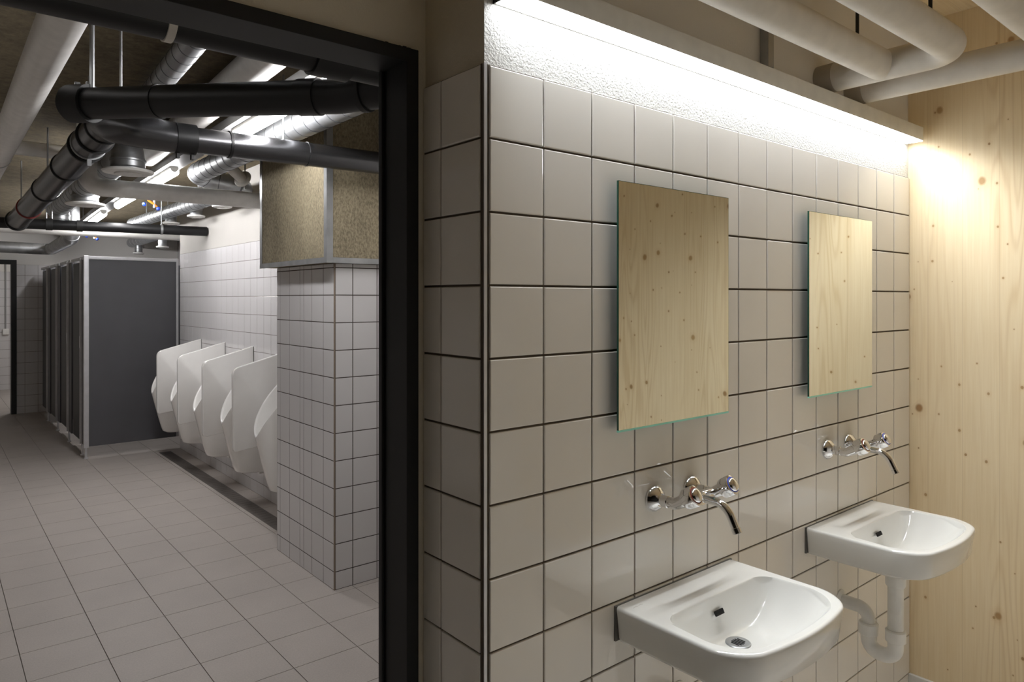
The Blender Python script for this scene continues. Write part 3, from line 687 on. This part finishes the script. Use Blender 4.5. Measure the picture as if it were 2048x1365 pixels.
def valve(x, y, ztop, z, R, label, group, parent_name='ceiling_valve', neck='zinc'):
    t = thing(parent_name, label, 'vent', (x, y, z), group)
    bm = BM(); lathe(bm, (x, y, z+.012), (0, 0, 1), [(0, R*.72), (.01, R*.72), (.02, R*.66), (.05, R*.66), (.052, R*.70), (.062, R*.70), (.064, R*.66), (ztop-z-.012, R*.62)], 32); obj('neck', bm, neck, t)
    bm = BM(); lathe(bm, (x, y, z), (0, 0, 1), [(-.004, R*.55), (-.006, R*.80), (-.002, R*.95), (.006, R), (.014, R*.97), (.018, R*.75)], 40); fl = obj('flange', bm, 'white', t)
    bm = BM(); lathe(bm, (x, y, z), (0, 0, 1), [(-.012, R*.2), (-.011, R*.5), (-.006, R*.52), (-.004, R*.5)], 36); obj('disc', bm, 'white', fl)
    return t
valve(.885, 4.50, Zr(.82), Zr(.722), .135, 'big white ceiling valve nearest, under the silver duct elbow', 'valves under the left duct')
valve(.925, 6.18, Zr(.82), Zr(.712), .135, 'big white ceiling valve below the white riser elbow', 'valves under the left duct')
valve(.945, 7.66, Zr(.82), Zr(.702), .12, 'big white ceiling valve farthest back, just above the thin black pipe', 'valves under the left duct')
# supply duct on the right with elbow into the urinal wall duct
t = thing('spiral_duct', 'silver spiral duct beside the tube lights, bending right before the white wall', 'duct', (1.45, 4.5, Zr(.87)))
bm = BM(); tube(bm, [(1.43, 1.46, Zr(.875)), (1.45, 5.28, Zr(.875)), (1.80, 5.18, Zr(.81)), (1.835, 5.9, Zr(.845))], .070, 32, .11, rings=[(.07+.12*k, .0018, .002) for k in range(36)], nf=12, rmi=1); obj('run', bm, ['zinc', 'seam'], t)
bm = BM(); tube(bm, [(1.45, 4.6, Zr(.87)), (1.60, 4.72, Zr(.80))], .035, 20); lathe(bm, (1.60, 4.72, Zr(.80)), (.7, .55, -.33), [(0, .035), (.005, .055), (.015, .06), (.02, .04)], 24); obj('side_outlet', bm, 'lampwhite', t)
t2 = thing('spiral_duct', 'silver duct above the urinals carrying the small ceiling valves', 'duct', (1.83, 6.5, Zr(.86)))
bm = BM(); tube(bm, [(1.836, 5.90, Zr(.845)), (1.80, 8.9, Zr(.855))], .062, 28, 0, rings=[(.07+.12*k, .0018, .002) for k in range(24)], rmi=1); obj('run', bm, ['zinc', 'seam'], t2)
rod(t2, 1.83, 6.5, Zr(.91)); rod(t2, 1.81, 8.3, Zr(.91)); rod(t, 1.44, 3.0, Zr(.94))
for k, (x, y, lab) in enumerate(((1.85, 5.92, 'small white ceiling valve nearest the fibre boxing'), (1.89, 6.78, 'small white ceiling valve between the two others over the urinals'), (1.87, 7.56, 'small white ceiling valve farthest along over the urinals'))):
    valve(x, y, Zr(.80), Zr(.748), .078, lab, 'valves over the urinals')
t3 = thing('spiral_duct', 'dark duct above the cubicles carrying small silver valves', 'duct', (2.3, 9.6, Zr(.85)))
bm = BM(); tube(bm, [(2.30, 8.0, Zr(.84)), (2.36, 11.74, Zr(.84))], .07, 24, 0, rings=[(.1+.2*k, .002, .0022) for k in range(18)]); obj('run', bm, 'zinc', t3)
for x, y, lab in ((2.36, 11.3, 'left silver valve above the cubicles'), (2.31, 9.75, 'middle silver valve above the cubicles'), (2.24, 8.45, 'right silver valve above the cubicles, beside the white wall edge')):
    valve(x, y, Zr(.80), Zr(.655), .075, lab, 'valves above the cubicles')
# far duct: along the end wall and back above the cubicle fronts
t = thing('ventilation_duct', 'silver duct along the end wall, with an elbow by the far door', 'duct', (.8, 10.9, Zr(.64)))
bm = BM(); tube(bm, [(.55, 10.9, CB), (.55, 10.9, Zr(.655)), (1.24, 10.85, Zr(.642)), (1.165, 8.6, Zr(.64)), (1.165, 8.6, CB)], [.072, .072], 28, [0, .14, .10, .09, 0], rings=[(.45+.14*k, .002, .002) for k in range(22)]); obj('run', bm, 'zinc', t)
bm = BM(); lathe(bm, (.55, 10.9, CB-.20), (0, 0, 1), [(0, .082), (.08, .082)], 24); obj('collar', bm, 'rubber', t)
# big white pipes under the ceiling
t = thing('white_pipe', 'thick white pipe under the ceiling left of the tube lights', 'pipe', (1.1, 3, Zr(.99)))
bm = BM(); tube(bm, [(1.00, 1.46, Zr(.985)), (1.17, 5.3, Zr(.985))], .074, 32); obj('run', bm, 'pipe_white', t)
rod(t, 1.035, 2.2, Zr(1.05), None, .006)
# light trunking and three tubes
lx = lambda y: 1.215+.0215*(y-2.5) if y < 8 else 1.333+.045*(y-8)
lz = lambda y: .85 if y < 5 else .85-.006*(y-5)
t = thing('cable_tray', 'flat grey cable trunking carrying the tube lights', 'trunking', (1.3, 6, Zr(.9)))
for y0, y1 in ((1.46, 11.7),):
    bm = BM(); n = 12; loops = []
    for k in range(n+1):
        y = y0+(y1-y0)*k/n; x, z = lx(y), Zr(lz(y)+.035)
        loops.append([bm.verts.new(p) for p in ((x-.055, y, z), (x+.055, y, z), (x+.055, y, z+.045), (x-.055, y, z+.045))])
    skin(bm, loops); bm.faces.new(loops[0]); bm.faces.new(list(reversed(loops[-1]))); bmesh.ops.recalc_face_normals(bm, faces=bm.faces)
    obj('trunk', bm, 'trunk_grey', t, False)
for y in (2.1, 4.4, 7.0, 9.5): rod(t, lx(y), y, Zr(lz(y)+.078))
def lamp(y0, y1, label):
    ym = (y0+y1)/2; a = Vector((lx(y0), y0, Zr(lz(y0)))); b = Vector((lx(y1), y1, Zr(lz(y1))))
    t = thing('tube_light', label, 'light', tuple((a+b)/2), 'tube lights in a line')
    dv = (b-a).normalized()
    bm = BM(); tube(bm, [a, b], .030, 20); obj('tube', bm, 'lit_tube', t)
    bm = BM(); tube(bm, [a+Vector((0, 0, .022)), b+Vector((0, 0, .022))], .026, 16); obj('housing', bm, 'lampwhite', t)
    bm = BM()
    for q in (.15, .85):
        p = a.lerp(b, q); box(bm, p.x-.012, p.y-.02, p.z+.02, p.x+.012, p.y+.02, p.z+.036)
    obj('clip', bm, 'zinc', t)
    return t
lamp(2.2, 3.75, 'nearest glowing tube light, seen between the black drain pipes')
lamp(5.05, 7.1, 'second glowing tube light, crossed by the white pipe')
lamp(12.6, 14.0, 'tube light in the hall behind the far doorway')  # out of view, added so the hall tiles come out bright
lamp(7.85, 10.8, 'farthest glowing tube light, crossed by the thin black pipe')
# shut-off valves with blue handles
def stopcock(x, y, z, label):
    t = thing('shutoff_valve', label, 'valve', (x, y, z), 'blue handled shut-off valves')
    bm = BM(); tube(bm, [(x, y, z-.02), (x, y, CB)], .010, 12); obj('supply_pipe', bm, 'cable', t)
    bm = BM(); tube(bm, [(x-.05, y, z+.045), (x, y, z+.01), (x+.02, y, z-.01)], .010, 12); obj('union', bm, 'orange', t)
    bm = BM(); lathe(bm, (x+.02, y, z-.015), (.5, -.3, -.5), [(0, .010), (.012, .018), (.02, .018), (.028, .008)], 10); obj('handle', bm, 'blue', t)
    bm = BM(); lathe(bm, (x-.07, y, z+.01), (-.5, -.3, -.3), [(0, .008), (.01, .017), (.018, .017), (.025, .007)], 10); obj('lever', bm, 'blue', t)
    return t
stopcock(1.50, 6.6, Zr(.80), 'shut-off valve with blue handles beside the second tube light')
stopcock(1.53, 9.6, Zr(.735), 'small shut-off valve with blue handles beside the farthest tube light')
